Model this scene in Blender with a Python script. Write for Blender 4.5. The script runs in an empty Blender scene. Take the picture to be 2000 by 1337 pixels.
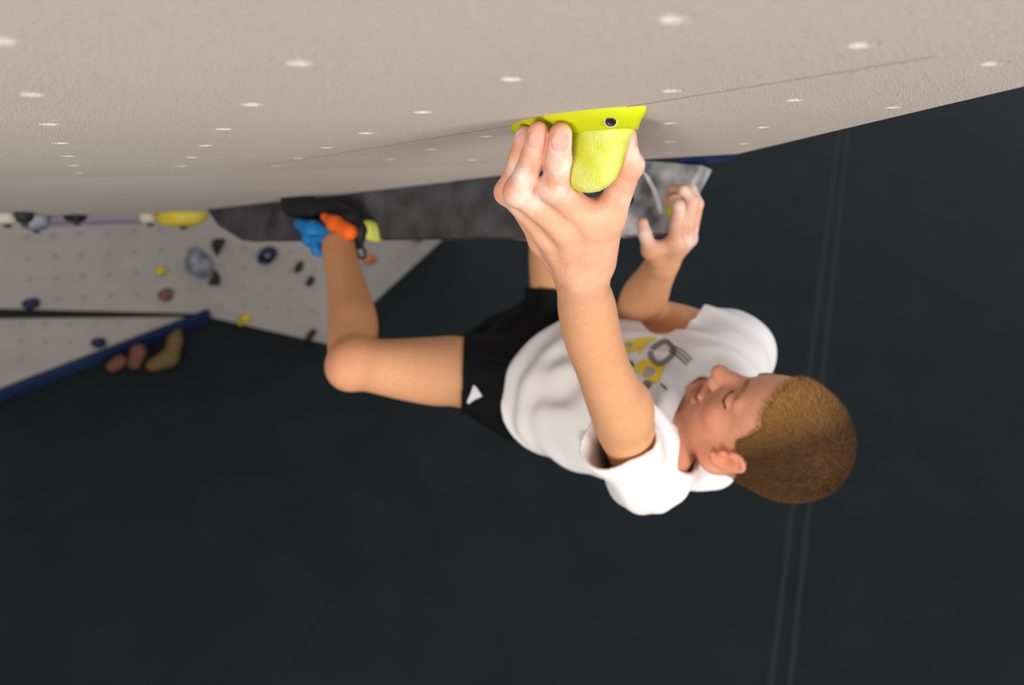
import bpy, bmesh, math, random
import numpy as np
from mathutils import Vector, Matrix
from mathutils.bvhtree import BVHTree
random.seed(4); rng = np.random.default_rng(4)
SC = bpy.context.scene; COL = SC.collection

# ------------------------------------------------------------------ camera, world, lights, exposure
# All modelling is done in metres in a survey frame (x right, y down, z forward from the camera's
# station); T rotates it so that gravity is world -Z and the mats lie at world z = 0.
F = 1500.0
G = np.array([-.15, .70, .70]); G /= np.linalg.norm(G)          # gravity in the survey frame
H = 3.3                                                          # height of the station over the mats
zw = -G; xw = np.array([1., 0, 0]) - zw * zw[0]; xw /= np.linalg.norm(xw); yw = np.cross(zw, xw)
R = np.stack([xw, yw, zw]); CAM = np.array([0, 0, H])
def T(p): return np.asarray(p, float) @ R.T + CAM
cam = bpy.data.cameras.new('camera'); co = bpy.data.objects.new('camera', cam); COL.objects.link(co)
m = Matrix.Identity(4)
for i in range(3):
    m[i][0], m[i][1], m[i][2], m[i][3] = R[i, 0], -R[i, 1], -R[i, 2], CAM[i]
co.matrix_world = m
cam.sensor_width = 36; cam.lens = 36 * F / 2000; cam.clip_start = .01
cam.dof.use_dof = True; cam.dof.focus_distance = .72; cam.dof.aperture_fstop = 4.0
SC.camera = co
SC.view_settings.view_transform = 'Standard'; SC.view_settings.look = 'None'
SC.view_settings.gamma = 1; SC.view_settings.use_curve_mapping = False
SC.view_settings.exposure = 0.18
wd = bpy.data.worlds.new('hall'); SC.world = wd; wd.use_nodes = True
bg = wd.node_tree.nodes['Background']; bg.inputs[0].default_value = (.86, .93, 1, 1); bg.inputs[1].default_value = .62
def area(name, pos, target, size, power, col):
    l = bpy.data.lights.new(name, 'AREA'); l.shape = 'RECTANGLE'; l.size, l.size_y = size; l.energy = power; l.color = col
    o = bpy.data.objects.new(name, l); COL.objects.link(o); p = Vector(T(pos)); o.location = p
    o.rotation_euler = (Vector(T(target)) - p).to_track_quat('-Z', 'Y').to_euler(); return o
area('hall_light_key', (-1.0, 1.8, -1.5), (.3, -.1, 1.0), (1.0, 1.0), 66, (1, .94, .87))
area('hall_light_fill', (1.9, .8, -1.3), (.3, 0, 1.0), (1.2, 1.0), 64, (1, .95, .9))

# ------------------------------------------------------------------ helpers
def P(px, py, z): return np.array([(px - 1000) / F * z, (py - 668) / F * z, z])
def RAY(px, py): return np.array([(px - 1000) / F, (py - 668) / F, 1.])
def nrm(v): v = np.asarray(v, float); return v / np.linalg.norm(v)
def tag(o, label=None, cat=None, group=None, kind=None):
    if label: o['label'] = label
    if cat: o['category'] = cat
    if group: o['group'] = group
    if kind: o['kind'] = kind
    return o
def empty(name, pos):
    o = bpy.data.objects.new(name, None); COL.objects.link(o); o.location = T(pos); o.empty_display_size = .05; return o
def mesh_obj(name, V, faces, mat, parent=None, smooth=True, colors=None, world=False):
    V = np.asarray(V, float); W = V if world else T(V)
    if parent is None: org = np.array([*(W[:, :2].min(0) + W[:, :2].max(0)) / 2, W[:, 2].min()])
    else:
        org = np.zeros(3); p = parent
        while p: org = org + np.array(p.location); p = p.parent
    me = bpy.data.meshes.new(name)
    if isinstance(faces, np.ndarray):
        n, k = faces.shape
        me.vertices.add(len(W)); me.vertices.foreach_set('co', (W - org).astype(np.float32).ravel())
        me.loops.add(n * k); me.loops.foreach_set('vertex_index', faces.astype(np.int32).ravel())
        me.polygons.add(n); me.polygons.foreach_set('loop_start', np.arange(0, n * k, k, dtype=np.int32))
        me.update(calc_edges=True); me.validate()
    else:
        me.from_pydata((W - org).tolist(), [], faces); me.update()
    me.polygons.foreach_set('use_smooth', [smooth] * len(me.polygons))
    if colors is not None:
        a = me.color_attributes.new('Col', 'FLOAT_COLOR', 'POINT')
        c = np.ones((len(W), 4), np.float32); c[:, :3] = colors; a.data.foreach_set('color', c.ravel())
    o = bpy.data.objects.new(name, me); COL.objects.link(o); me.materials.append(mat)
    if parent is None: o.location = org
    else: o.parent = parent
    return o
def add_mod_bevel(o, w, seg=2):
    b = o.modifiers.new('bevel', 'BEVEL'); b.width = w; b.segments = seg; b.limit_method = 'ANGLE'; return o
def prism(pts, off):
    """closed slab: polygon pts (n,3) and its copy shifted by off"""
    pts = np.asarray(pts, float); n = len(pts); V = np.vstack([pts, pts + off])
    Fc = [list(range(n)), list(range(2 * n - 1, n - 1, -1))] + [[i, i + n, (i + 1) % n + n, (i + 1) % n] for i in range(n)]
    return V, Fc
def fix_normals(o):
    bm = bmesh.new(); bm.from_mesh(o.data); bmesh.ops.recalc_face_normals(bm, faces=bm.faces); bm.to_mesh(o.data); bm.free(); return o

# ------------------------------------------------------------------ materials
def srgb(r, g, b):
    f = lambda c: (c / 255) / 12.92 if c <= 10 else (((c / 255) + .055) / 1.055) ** 2.4
    return (f(r), f(g), f(b))
def mat(name, col, rough=.6, spec=.3, bump=0, bscale=200, var=0, vscale=8, col2=None, metal=0, sss=0, vcol=False, detail=4, coat=0):
    M = bpy.data.materials.new(name); M.use_nodes = True; nt = M.node_tree; b = nt.nodes['Principled BSDF']
    b.inputs['Base Color'].default_value = (*col, 1); b.inputs['Roughness'].default_value = rough
    b.inputs['Specular IOR Level'].default_value = spec; b.inputs['Metallic'].default_value = metal
    if coat: b.inputs['Coat Weight'].default_value = coat
    tc = nt.nodes.new('ShaderNodeTexCoord'); src = None
    if vcol:
        at = nt.nodes.new('ShaderNodeAttribute'); at.attribute_name = 'Col'; src = at.outputs['Color']
    if var:
        n = nt.nodes.new('ShaderNodeTexNoise'); n.inputs['Scale'].default_value = vscale; n.inputs['Detail'].default_value = 5
        nt.links.new(tc.outputs['Object'], n.inputs['Vector'])
        r = nt.nodes.new('ShaderNodeValToRGB'); r.color_ramp.elements[0].position = .35; r.color_ramp.elements[1].position = .68
        nt.links.new(n.outputs['Fac'], r.inputs[0])
        mx = nt.nodes.new('ShaderNodeMix'); mx.data_type = 'RGBA'
        ml = nt.nodes.new('ShaderNodeMath'); ml.operation = 'MULTIPLY'; ml.inputs[1].default_value = var
        nt.links.new(r.outputs[0], ml.inputs[0]); nt.links.new(ml.outputs[0], mx.inputs[0])
        mx.inputs[6].default_value = (*col, 1)
        if src: nt.links.new(src, mx.inputs[6])
        mx.inputs[7].default_value = (*(col2 or col), 1); src = mx.outputs[2]
    if src: nt.links.new(src, b.inputs['Base Color'])
    if sss:
        b.inputs['Subsurface Weight'].default_value = sss; b.inputs['Subsurface Radius'].default_value = (.012, .005, .003)
        b.inputs['Subsurface Scale'].default_value = .6
    if bump:
        n = nt.nodes.new('ShaderNodeTexNoise'); n.inputs['Scale'].default_value = bscale; n.inputs['Detail'].default_value = detail
        nt.links.new(tc.outputs['Object'], n.inputs['Vector'])
        bp = nt.nodes.new('ShaderNodeBump'); bp.inputs['Strength'].default_value = bump; bp.inputs['Distance'].default_value = .004
        nt.links.new(n.outputs['Fac'], bp.inputs['Height']); nt.links.new(bp.outputs[0], b.inputs['Normal'])
    return M
M_wall = mat('textured_cream_paint', srgb(220, 208, 198), .8, .15, .9, 620, .25, 3, srgb(204, 192, 182), detail=2)
M_wall2 = mat('far_wall_paint', srgb(170, 160, 152), .8, .15, .3, 120, .4, 4, srgb(150, 140, 132))
M_edge = mat('raw_plywood_edge', srgb(196, 168, 120), .8)
M_mat = mat('black_mat_vinyl', srgb(23, 28, 29), .68, .16, .25, 40, .6, 3, srgb(31, 35, 37))
M_beam = mat('charcoal_volume_with_chalk', srgb(50, 49, 50), .85, .15, .4, 300, .7, 14, srgb(88, 87, 91))
M_beam2 = mat('chalky_volume_end', srgb(92, 91, 93), .9, .1, .4, 300, .95, 13, srgb(230, 226, 228))
M_lime = mat('lime_hold_resin', srgb(196, 204, 4), .55, .3, .25, 900, .25, 30, srgb(206, 208, 50))
M_limechalk = mat('chalked_lime_hold', srgb(198, 204, 36), .8, .2, .5, 700, .9, 42, srgb(222, 224, 140))
M_shirt = mat('white_cotton', srgb(232, 226, 224), .9, .1, .2, 45)
M_short = mat('black_sports_fabric', srgb(12, 13, 14), .8, .15, .3, 60)
M_skin = mat('skin', srgb(214, 160, 124), .58, .25, .22, 330, .22, 90, srgb(196, 128, 96), vcol=True, sss=.10)
M_hair = mat('short_brown_hair', srgb(120, 84, 48), .75, .12, vcol=True)
M_rubber = mat('black_shoe_rubber', srgb(22, 26, 28), .6, .3, .2, 90)
M_orange = mat('orange_shoe_leather', srgb(235, 100, 28), .6, .3, .2, 120)
M_blue = mat('blue_shoe_synthetic', srgb(8, 112, 180), .5, .4, .2, 120)
M_cord = mat('dark_cord', srgb(60, 52, 48), .8)
M_yprint = mat('yellow_ink', srgb(236, 206, 70), .85, .1)
M_gprint = mat('pale_grey_ink', srgb(178, 166, 164), .85, .1)
M_kprint = mat('dark_grey_ink', srgb(62, 52, 50), .85, .1)
M_wprint = mat('white_reflective_print', srgb(215, 214, 218), .8, .1)
M_bolt = mat('dark_steel', srgb(70, 66, 62), .4, .5, metal=.8)
M_sock = mat('bolt_socket_black', srgb(14, 13, 12), .7)
M_ring = mat('worn_pale_ring', srgb(226, 226, 170), .7)
M_navy = mat('navy_trim', srgb(14, 32, 66), .6, .3, .2, 50, .4, 6, srgb(40, 58, 90))
M_dark = mat('dark_gap_shade', srgb(30, 28, 28), .8)
M_purple = mat('purple_resin', srgb(78, 50, 96), .6)
M_purpletrim = mat('dull_purple_trim', srgb(108, 92, 110), .7)
M_yel = mat('yellow_resin', srgb(190, 164, 26), .6, .3, .2, 80, .4, 18, srgb(206, 190, 110))
M_paleresin = mat('pale_chalked_resin', srgb(188, 178, 164), .8)
M_blk = mat('dark_green_black_resin', srgb(38, 42, 38), .6)
M_nvh = mat('navy_resin', srgb(28, 36, 62), .6)
M_gbl = mat('blue_grey_resin', srgb(80, 90, 112), .6, .3, .2, 60, .9, 22, srgb(160, 156, 158))
M_brn = mat('brown_resin', srgb(112, 76, 62), .7)
M_orh = mat('orange_resin', srgb(186, 104, 62), .6)
M_tan = mat('tan_cloth', srgb(100, 78, 50), .9, .1, .4, 40)
M_rust = mat('reddish_brown_leather', srgb(104, 66, 50), .8, .2, .3, 40)
M_lash = mat('dark_lash', srgb(70, 44, 34), .8)

# ------------------------------------------------------------------ signed-distance modelling kit
def dcap(a, b, ra, rb, sq=None):
    a = np.asarray(a, float); b = np.asarray(b, float)
    def fn(X, Y, Z):
        x, y, z = X - a[0], Y - a[1], Z - a[2]; ba = b - a
        if sq is not None:
            d, s = sq; w = (x * d[0] + y * d[1] + z * d[2]) * (1 / s - 1)
            x, y, z = x + w * d[0], y + w * d[1], z + w * d[2]
            ba = ba + d * (ba @ d) * (1 / s - 1)
        h = np.clip((x * ba[0] + y * ba[1] + z * ba[2]) / max(ba @ ba, 1e-12), 0, 1)
        dd = np.sqrt((x - ba[0] * h) ** 2 + (y - ba[1] * h) ** 2 + (z - ba[2] * h) ** 2) - (ra + (rb - ra) * h)
        return dd * (.5 + .5 * sq[1]) if sq is not None else dd
    r = max(ra, rb); return fn, np.minimum(a, b) - r, np.maximum(a, b) + r
def dell(c, axes, rad):
    c = np.asarray(c, float); A = np.asarray(axes, float); rad = np.asarray(rad, float)
    def fn(X, Y, Z):
        x, y, z = X - c[0], Y - c[1], Z - c[2]; k0 = 0; k1 = 0
        for i in range(3):
            q = (x * A[i, 0] + y * A[i, 1] + z * A[i, 2]) / rad[i]; k0 = k0 + q * q; k1 = k1 + (q / rad[i]) ** 2
        k0 = np.sqrt(k0); return k0 * (k0 - 1) / np.maximum(np.sqrt(k1), 1e-6)
    r = rad.max(); return fn, c - r, c + r
class Sdf:
    def __init__(s): s.pr = []
    def add(s, prim, k=.01, sub=False): s.pr.append((*prim, k, sub)); return s
    def cap(s, a, b, ra, rb, k=.01, sq=None, sub=False): return s.add(dcap(a, b, ra, rb, sq), k, sub)
    def ell(s, c, axes, rad, k=.01, sub=False): return s.add(dell(c, axes, rad), k, sub)
    def chain(s, nodes, k=.01, sub=6):
        Pn = np.array([n[0] for n in nodes]); Rn = np.array([n[1] for n in nodes]); A = np.column_stack([Pn, Rn]); E_ = np.vstack([2 * A[0] - A[1], A, 2 * A[-1] - A[-2]])
        D = []
        for i in range(len(A) - 1):
            p0, p1, p2, p3 = E_[i:i + 4]
            for t in np.arange(sub) / sub: D.append(.5 * (2 * p1 + (p2 - p0) * t + (2 * p0 - 5 * p1 + 4 * p2 - p3) * t * t + (3 * p1 - p0 - 3 * p2 + p3) * t ** 3))
        D.append(A[-1]); return s.group([dcap(a[:3], b[:3], a[3], b[3]) for a, b in zip(D[:-1], D[1:])], k)
    def group(s, prims, k, ki=0.):
        lo = np.min([p[1] for p in prims], 0); hi = np.max([p[2] for p in prims], 0); s.pr.append(((prims, ki), lo, hi, k, False)); return s
    def bounds(s):
        lo = np.min([p[1] for p in s.pr if not p[4]], 0); hi = np.max([p[2] for p in s.pr if not p[4]], 0); return lo, hi
    def grid(s, lo, hi, res, off=0.):
        n = np.ceil((np.asarray(hi) - lo) / res).astype(int) + 1; f = np.full(n, 1., np.float32)
        ax = [(lo[i] + res * np.arange(n[i])).astype(np.float32) for i in range(3)]
        for fn, a, b, k, sub in s.pr:
            mg = .02 + k + off
            i0 = np.clip(np.floor((a - mg - lo) / res).astype(int), 0, n); i1 = np.clip(np.ceil((b + mg - lo) / res).astype(int) + 1, 0, n)
            if (i1 <= i0).any(): continue
            sl = tuple(slice(i0[i], i1[i]) for i in range(3))
            if isinstance(fn, tuple):
                d = np.full([q.stop - q.start for q in sl], 1., np.float32)
                for gf, ga, gb in fn[0]:
                    j0 = np.clip(np.floor((ga - mg - lo) / res).astype(int), i0, i1); j1 = np.clip(np.ceil((gb + mg - lo) / res).astype(int) + 1, i0, i1)
                    if (j1 <= j0).any(): continue
                    v = gf(ax[0][j0[0]:j1[0]][:, None, None], ax[1][j0[1]:j1[1]][None, :, None], ax[2][j0[2]:j1[2]][None, None, :]).astype(np.float32)
                    ss = tuple(slice(j0[i] - i0[i], j1[i] - i0[i]) for i in range(3)); d[ss] = smin(d[ss], v, fn[1]) if fn[1] else np.minimum(d[ss], v)
            else: d = fn(ax[0][sl[0]][:, None, None], ax[1][sl[1]][None, :, None], ax[2][sl[2]][None, None, :]).astype(np.float32)
            g = f[sl]
            if sub:
                f[sl] = smax(g, -d, k)
            else: f[sl] = smin(g, d, k)
        return f, ax
def smin(a, b, k):
    h = np.clip(.5 + .5 * (b - a) / k, 0, 1); return b + (a - b) * h - k * h * (1 - h)
def smax(a, b, k): return -smin(-a, -b, k)
def nets(f, lo, res):
    ins = f < 0; n = f.shape
    c = np.zeros((n[0] - 1, n[1] - 1, n[2] - 1), np.int8)
    O = [(i, j, k) for i in (0, 1) for j in (0, 1) for k in (0, 1)]
    for i, j, k in O: c += ins[i:n[0] - 1 + i, j:n[1] - 1 + j, k:n[2] - 1 + k]
    I, J, K = np.nonzero((c > 0) & (c < 8)); idx = np.full(c.shape, -1, np.int32); idx[I, J, K] = np.arange(len(I))
    pos = np.zeros((len(I), 3)); cnt = np.zeros(len(I))
    cv = {o: f[I + o[0], J + o[1], K + o[2]] for o in O}
    for o in O:
        for a in range(3):
            if o[a]: continue
            q = list(o); q[a] = 1; q = tuple(q); fa, fb = cv[o], cv[q]; x = (fa < 0) != (fb < 0)
            t = np.where(x, fa / np.where(fa == fb, 1, fa - fb), 0)
            pt = np.tile(np.array(o, float), (len(I), 1)); pt[:, a] = t
            pos += pt * x[:, None]; cnt += x
    V = (np.stack([I, J, K], 1) + pos / np.maximum(cnt, 1)[:, None]) * res + lo
    Q = []
    for a in range(3):
        b, d = (a + 1) % 3, (a + 2) % 3
        s0 = [slice(None)] * 3; s1 = [slice(None)] * 3; s0[a] = slice(0, -1); s1[a] = slice(1, None)
        A, B = ins[tuple(s0)], ins[tuple(s1)]; e = np.stack(np.nonzero(A != B), 1)
        e = e[(e[:, b] > 0) & (e[:, d] > 0) & (e[:, b] < n[b] - 1) & (e[:, d] < n[d] - 1)]
        if not len(e): continue
        def cell(ob, od): x = e.copy(); x[:, b] += ob; x[:, d] += od; return idx[x[:, 0], x[:, 1], x[:, 2]]
        q = np.stack([cell(-1, -1), cell(0, -1), cell(0, 0), cell(-1, 0)], 1)
        fl = B[e[:, 0], e[:, 1], e[:, 2]]; q[fl] = q[fl][:, ::-1]; Q.append(q)
    return V, np.vstack(Q)
def compact(V, Q):
    u, inv = np.unique(Q, return_inverse=True); return V[u], inv.reshape(Q.shape)
def build_sdf(s, res, pad=.012, post=None, off=0.):
    lo, hi = s.bounds(); lo = lo - pad - off; hi = hi + pad + off
    f, ax = s.grid(lo, hi, res, off)
    if post: f = post(f, ax)
    return compact(*nets(f, lo, res))
def vnoise(p, s, seed=0):
    """cheap smooth noise from summed sines; p (...,3)"""
    r = np.random.default_rng(seed); o = 0
    for i in range(7):
        k = r.normal(size=3); k = k / np.linalg.norm(k) * s * (.6 + .25 * i); o = o + np.sin(p @ k + r.uniform(0, 6.28)) / (1 + .35 * i)
    return o / 3.6

# ------------------------------------------------------------------ the main overhanging wall
NA = np.array([.033, 1, .1676]); HW = .083; NW = nrm(NA)         # NW points out of the wall (towards the mats side)
def WP(px, py): r = RAY(px, py); return r * (-HW / (NA @ r))
def wall_at(x, z): return np.array([x, -HW - .033 * x - .1676 * z, z])
c1, c2 = WP(1440, 300), WP(2000, 168); ed = (c2 - c1) / (c2[2] - c1[2])
K0 = WP(1250, 311); KL = wall_at(-3.2, 1.27); rear = c1 + ed * (-1.2 - c1[2])
QB = P(405, 408, 2.1); nB = nrm(np.cross(KL - K0, QB - K0)); nB = nB * np.sign(nB @ NW)
def BP(px, py): r = RAY(px, py); return r * ((nB @ K0) / (nB @ r))
polyA = [c1, K0, KL, wall_at(-3.2, -1.2), rear]
g0 = np.array([-.2253, .3350]); gr = np.array([.11318, .06906]); gc = np.array([-.07154, .13718])
holes = []
for i in range(-8, 8):
    for j in range(-6, 12):
        q = g0 + i * gr + j * gc; p = wall_at(*q)
        if p[2] < .20 or p[2] > 1.22: continue
        px, py = p[:2] / p[2] * F + [1000, 668]
        if not (-150 < px < 2150 and -60 < py < 345): continue
        e = c1 + ed * (p[2] - c1[2])
        if p[0] > e[0] - .03: continue
        if (p[0] - .06) ** 2 + (p[2] - .69) ** 2 < .085 ** 2: continue
        holes.append(p)
t1 = nrm(np.cross(NW, [0, 0, 1])); t2 = np.cross(NW, t1)
def lathe(profile, n=20):
    V = []; Fc = []
    for r, h in profile:
        for k in range(n):
            a = 2 * math.pi * k / n; V.append(t1 * r * math.cos(a) + t2 * r * math.sin(a) + NW * h)
    for s in range(len(profile) - 1):
        for k in range(n): Fc.append([s * n + k, s * n + (k + 1) % n, (s + 1) * n + (k + 1) % n, (s + 1) * n + k])
    return np.array(V), Fc, n
V, Fc = prism(polyA, -NW * .03)
wallA = fix_normals(mesh_obj('wall_overhang', V, Fc, M_wall, smooth=False)); tag(wallA, 'cream textured overhanging climbing wall with rows of bolt holes', kind='structure')
cv, cf, nn = lathe([(.0084, .003), (.0084, .0001), (.0076, -.0012), (.0074, -.016)])
CV = []; CF = []
for p in holes:
    b = len(CV) * 0 + sum(len(x) for x in CV); CV.append(cv + p)
    CF += [[i + b for i in q] for q in cf] + [[b + k for k in range(nn)], [b + 3 * nn + k for k in range(nn - 1, -1, -1)]]
cut = fix_normals(mesh_obj('cutter', np.vstack(CV), CF, M_wall, smooth=False))
bo = wallA.modifiers.new('holes', 'BOOLEAN'); bo.operation = 'DIFFERENCE'; bo.solver = 'EXACT'; bo.object = cut
bpy.context.view_layer.update()
nm = bpy.data.meshes.new_from_object(wallA.evaluated_get(bpy.context.evaluated_depsgraph_get()))
wallA.modifiers.clear(); wallA.data = nm; bpy.data.objects.remove(cut)
tv, tf, tn = lathe([(.0073, -.0100), (.0044, -.0104), (.0042, -.0155)], 14); tv = tv @ R.T
tme = bpy.data.meshes.new('threaded_insert'); tme.from_pydata(tv.tolist(), [], tf); tme.materials.append(M_bolt)
for p in holes:
    o = bpy.data.objects.new('threaded_insert', tme); COL.objects.link(o); o.parent = wallA; o.location = Vector(T(p)) - wallA.location
# thin filled panel joint
s0, s1 = WP(520, 322), WP(1830, 110)
tj = nrm(np.cross(NW, s1 - s0)) * .0011
mesh_obj('panel_joint', np.array([s0 - tj, s1 - tj, s1 + tj, s0 + tj]) + NW * .0004, [[0, 1, 2, 3]], M_wall, wallA, False)
bl = [BP(275, 424), BP(0, 432), BP(-500, 440)]
V, Fc = prism([K0, QB] + bl + [KL], -nB * .03)
wallB = fix_normals(mesh_obj('wall_lower', V, Fc, M_wall, smooth=False)); tag(wallB, 'lower cream panel of the overhang behind the beam', kind='structure')
# blue edge trim peeping out under the lip on the right
a, b = WP(1330, 307) - NW * .004, WP(1440, 301) - NW * .004; dd = np.array([0, 0, .03])
V, Fc = prism([a, b, b + dd + NW * .004, a + dd + NW * .022], -NW * .02)
tag(fix_normals(mesh_obj('trim_1', V, Fc, M_navy, smooth=False)), 'navy edge strip under the lip of the overhang', kind='structure')
V, Fc = prism([BP(60, 431) + nB * .0, BP(278, 427), BP(278, 427) + nB * .016, BP(60, 431) + nB * .018], nrm(BP(60, 431)) * .03)
tag(fix_normals(mesh_obj('trim_2', V, Fc, M_purpletrim, smooth=False)), 'dull purple strip along the far bottom edge of the wall', kind='structure')

# ------------------------------------------------------------------ floor of mats, far wall
def floorpt(px, py): r = RAY(px, py); return r * (H / (G @ r))
UP = -G
fc = T(floorpt(1000, 668))
floor = mesh_obj('floor', [(-14, -8, -.32), (16, -8, -.32), (16, 20, -.32), (-14, 20, -.32)], [[0, 1, 2, 3]], M_mat, world=True, smooth=False)
tag(floor, 'dark floor under the crash mats', kind='structure')
# mats: seams follow the faint line running down the right of the view
sa, sb = T(floorpt(1642, 330)), T(floorpt(1545, 1200)); sd = nrm((sa - sb) * [1, 1, 0]); sp = np.array([sd[1], -sd[0], 0])
def slab(name, c, hx, hy, z0, z1, mt, parent):
    q = [c + sp * hx * i + sd * hy * j for i, j in ((-1, -1), (1, -1), (1, 1), (-1, 1))]
    V = np.array([[*p[:2], z0] for p in q] + [[*p[:2], z1] for p in q])
    o = mesh_obj(name, V, [[3, 2, 1, 0], [4, 5, 6, 7], [0, 1, 5, 4], [1, 2, 6, 5], [2, 3, 7, 6], [3, 0, 4, 7]], mt, parent, False, world=True)
    add_mod_bevel(o, .0012, 1); return o
for i in range(-5, 6):
    for j in range(-3, 7):
        c = sb + sp * (i + .5) * 2.0 + sd * (j * 2.6 + (.0 if i % 2 else .9))
        slab("crash_mat", c, .9999, 1.2999, -.30, 0, M_mat, floor)
for w in (-.055, .03): slab('seam_tape', sb + sp * w + sd * 3, .012, 6.0, 0, .0006, mat('seam_tape', srgb(33, 37, 39), .7), floor)

def vpanel(name, pa, pb, hgt, th, mt, label):
    n = nrm(np.cross(pb - pa, UP)); n = n if n @ pa > 0 else -n     # away from the viewer
    V, Fc = prism([pa, pb, pb + UP * hgt, pa + UP * hgt], n * th)
    o = fix_normals(mesh_obj(name, V, Fc, mt, smooth=False)); tag(o, label, kind='structure'); return o, -n
F0, F1, F2, F3 = floorpt(-60, 800), floorpt(408, 618), floorpt(641, 671), floorpt(870, 462)
F3b = F2 + (F3 - F2) * 1.03
w0, n0 = vpanel('wall_left', F0, F1, 1.5, .06, M_wall2, 'far pale wall beside the blue base strip')
w1, n1 = vpanel('wall_back', F1, F2, 1.25, .06, M_wall2, 'far pale wall face with many small holds')
w2, n2 = vpanel('wall_right', F2, F3b, 1.25, .06, M_wall2, 'far pale wall face ending at the diagonal edge')
def on(pl, n, px, py): r = RAY(px, py); return r * ((n @ pl) / (n @ r))
W0 = lambda x, y: on(F1, n0, x, y)
W1 = lambda x, y: on(F2, n1, x, y)
W2 = lambda x, y: on(F2, n2, x, y)
V, Fc = prism([W0(-40, 770), W0(410, 617), W0(330, 620), W0(-40, 763)], n0 * .001)
pa, pb = F0 + n0 * .002, F1 + n0 * .002
V, Fc = prism([pa, pb, pb + UP * .07, pa + UP * .07], n0 * .03)
tag(add_mod_bevel(fix_normals(mesh_obj('baseboard_left', V, Fc, M_navy, smooth=False)), .008), 'dark blue padded strip along the base of the far wall', kind='structure')
V, Fc = prism([W0(-40, 601), W0(405, 612), W0(405, 615), W0(-40, 618)], n0 * .015)  # shadow line of the gap between panels, drawn as a tapered dark strip
tag(fix_normals(mesh_obj('panel_gap_shade', V, Fc, M_dark, smooth=False)), 'shadowed gap between the far wall panels, drawn as a dark strip', kind='structure')
def disc(c, n, r, k=8):
    a = nrm(np.cross(n, [.3, .2, 1])); b = np.cross(n, a); return [c + r * (a * math.cos(6.2832 * i / k) + b * math.sin(6.2832 * i / k)) for i in range(k)]
def hole_rows(wall, Wf, n, pts):
    V = []; Fc = []
    for x, y in pts:
        c = Wf(x, y); b0 = len(V)
        V += disc(c + n * .001, n, .014) + disc(c + n * .0055, n, .011) + disc(c + n * .001, n, .007)
        for s in (0, 8): Fc += [[b0 + s + i, b0 + s + (i + 1) % 8, b0 + s + 8 + (i + 1) % 8, b0 + s + 8 + i] for i in range(8)]
        Fc.append([b0 + 16 + i for i in range(8)])
    if V: tag(mesh_obj('bolt_hole_rows', np.array(V), Fc, mat('bolt_hole_rim', srgb(150, 140, 132), .8), wall), kind='stuff')
pts0 = [(52 + 52 * i + 2.5 * j, 462 + 41 * j - 3 * i) for i in range(7) for j in range(4)] + [(40 + 48 * i, 632 + 34 * j) for i in range(5) for j in range(3) if 632 + 34 * j < 735 - (40 + 48 * i) * .42]
hole_rows(w0, W0, n0, pts0)
hole_rows(w1, W1, n1, [(430 + 46 * i, 480 + 38 * j + 3 * i) for i in range(5) for j in range(5) if 480 + 38 * j < 600 + i * 8])
hole_rows(w2, W2, n2, [(760, 505), (752, 530), (778, 502), (735, 552)])

# ------------------------------------------------------------------ charcoal beam (long volume under the lip)
def zb(px): return 1 / (.8 - .334e-3 * (1370 - px))
BT0, BT1 = P(403, 408, zb(403)), P(1250, 312, zb(1250))
BE, BB1, BB0, BBm = P(1373, 321, zb(1373)), P(1301, 455, zb(1301)), P(470, 468, zb(470)), P(1190, 459, zb(1190))
face = [BT0, BT1, BE, BB1, BBm, BB0, P(425, 440, zb(425))]
bn = nrm(np.cross(BE - BT0, BB1 - BT0)); bn = bn if bn[2] > 0 else -bn
beam = empty('wall_beam', BB0); tag(beam, 'long charcoal beam volume under the lip of the cream overhang', 'volume')
V, Fc = prism([BT0, BT1, BBm, BB0, P(425, 440, zb(425))], bn * .045)
add_mod_bevel(fix_normals(mesh_obj('side_panel', V, Fc, M_beam, beam, False)), .003)
V, Fc = prism([BT1, BE, BB1, BBm], bn * .045)
o = add_mod_bevel(fix_normals(mesh_obj('end_panel', V, Fc, M_beam2, beam, False)), .004); o['label'] = 'chalk covered end of the beam'
def bface(px, py): r = RAY(px, py); return r * ((bn @ BT0) / (bn @ r))
# bolt hole and chalk streak on the end panel
c = bface(1231, 391); Vd = disc(c - bn * .0008, bn, .008, 14) + disc(c - bn * .002, bn, .006, 14) + disc(c - bn * .0004, bn, .004, 14)
Fd = [[s + i, s + (i + 1) % 14, s + 14 + (i + 1) % 14, s + 14 + i] for s in (0, 14) for i in range(14)] + [[28 + i for i in range(14)]]
mesh_obj('bolt_hole', np.array(Vd), Fd, M_bolt, beam)
SK = mat('chalk_streak', srgb(228, 224, 226), .95, .05, .4, 200, .5, 60, srgb(150, 148, 150))
def strip_px(pts, w, fn, off):
    pts = np.array(pts, float); L = []; 
    for i in range(len(pts)):
        d = pts[min(i + 1, len(pts) - 1)] - pts[max(i - 1, 0)]; d = d / np.linalg.norm(d); nq = np.array([-d[1], d[0]])
        wi = w[i] if hasattr(w, '__len__') else w
        L += [fn(*(pts[i] + nq * wi)) + off, fn(*(pts[i] - nq * wi)) + off]
    return np.array(L), [[2 * i, 2 * i + 1, 2 * i + 3, 2 * i + 2] for i in range(len(pts) - 1)]
V, Fc = strip_px([(1256, 334), (1266, 348), (1277, 368), (1286, 392), (1291, 416)], [1.5, 3.5, 4.5, 5, 3], bface, -bn * .0006)
mesh_obj('chalk_streak', V, Fc, SK, beam)

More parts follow.
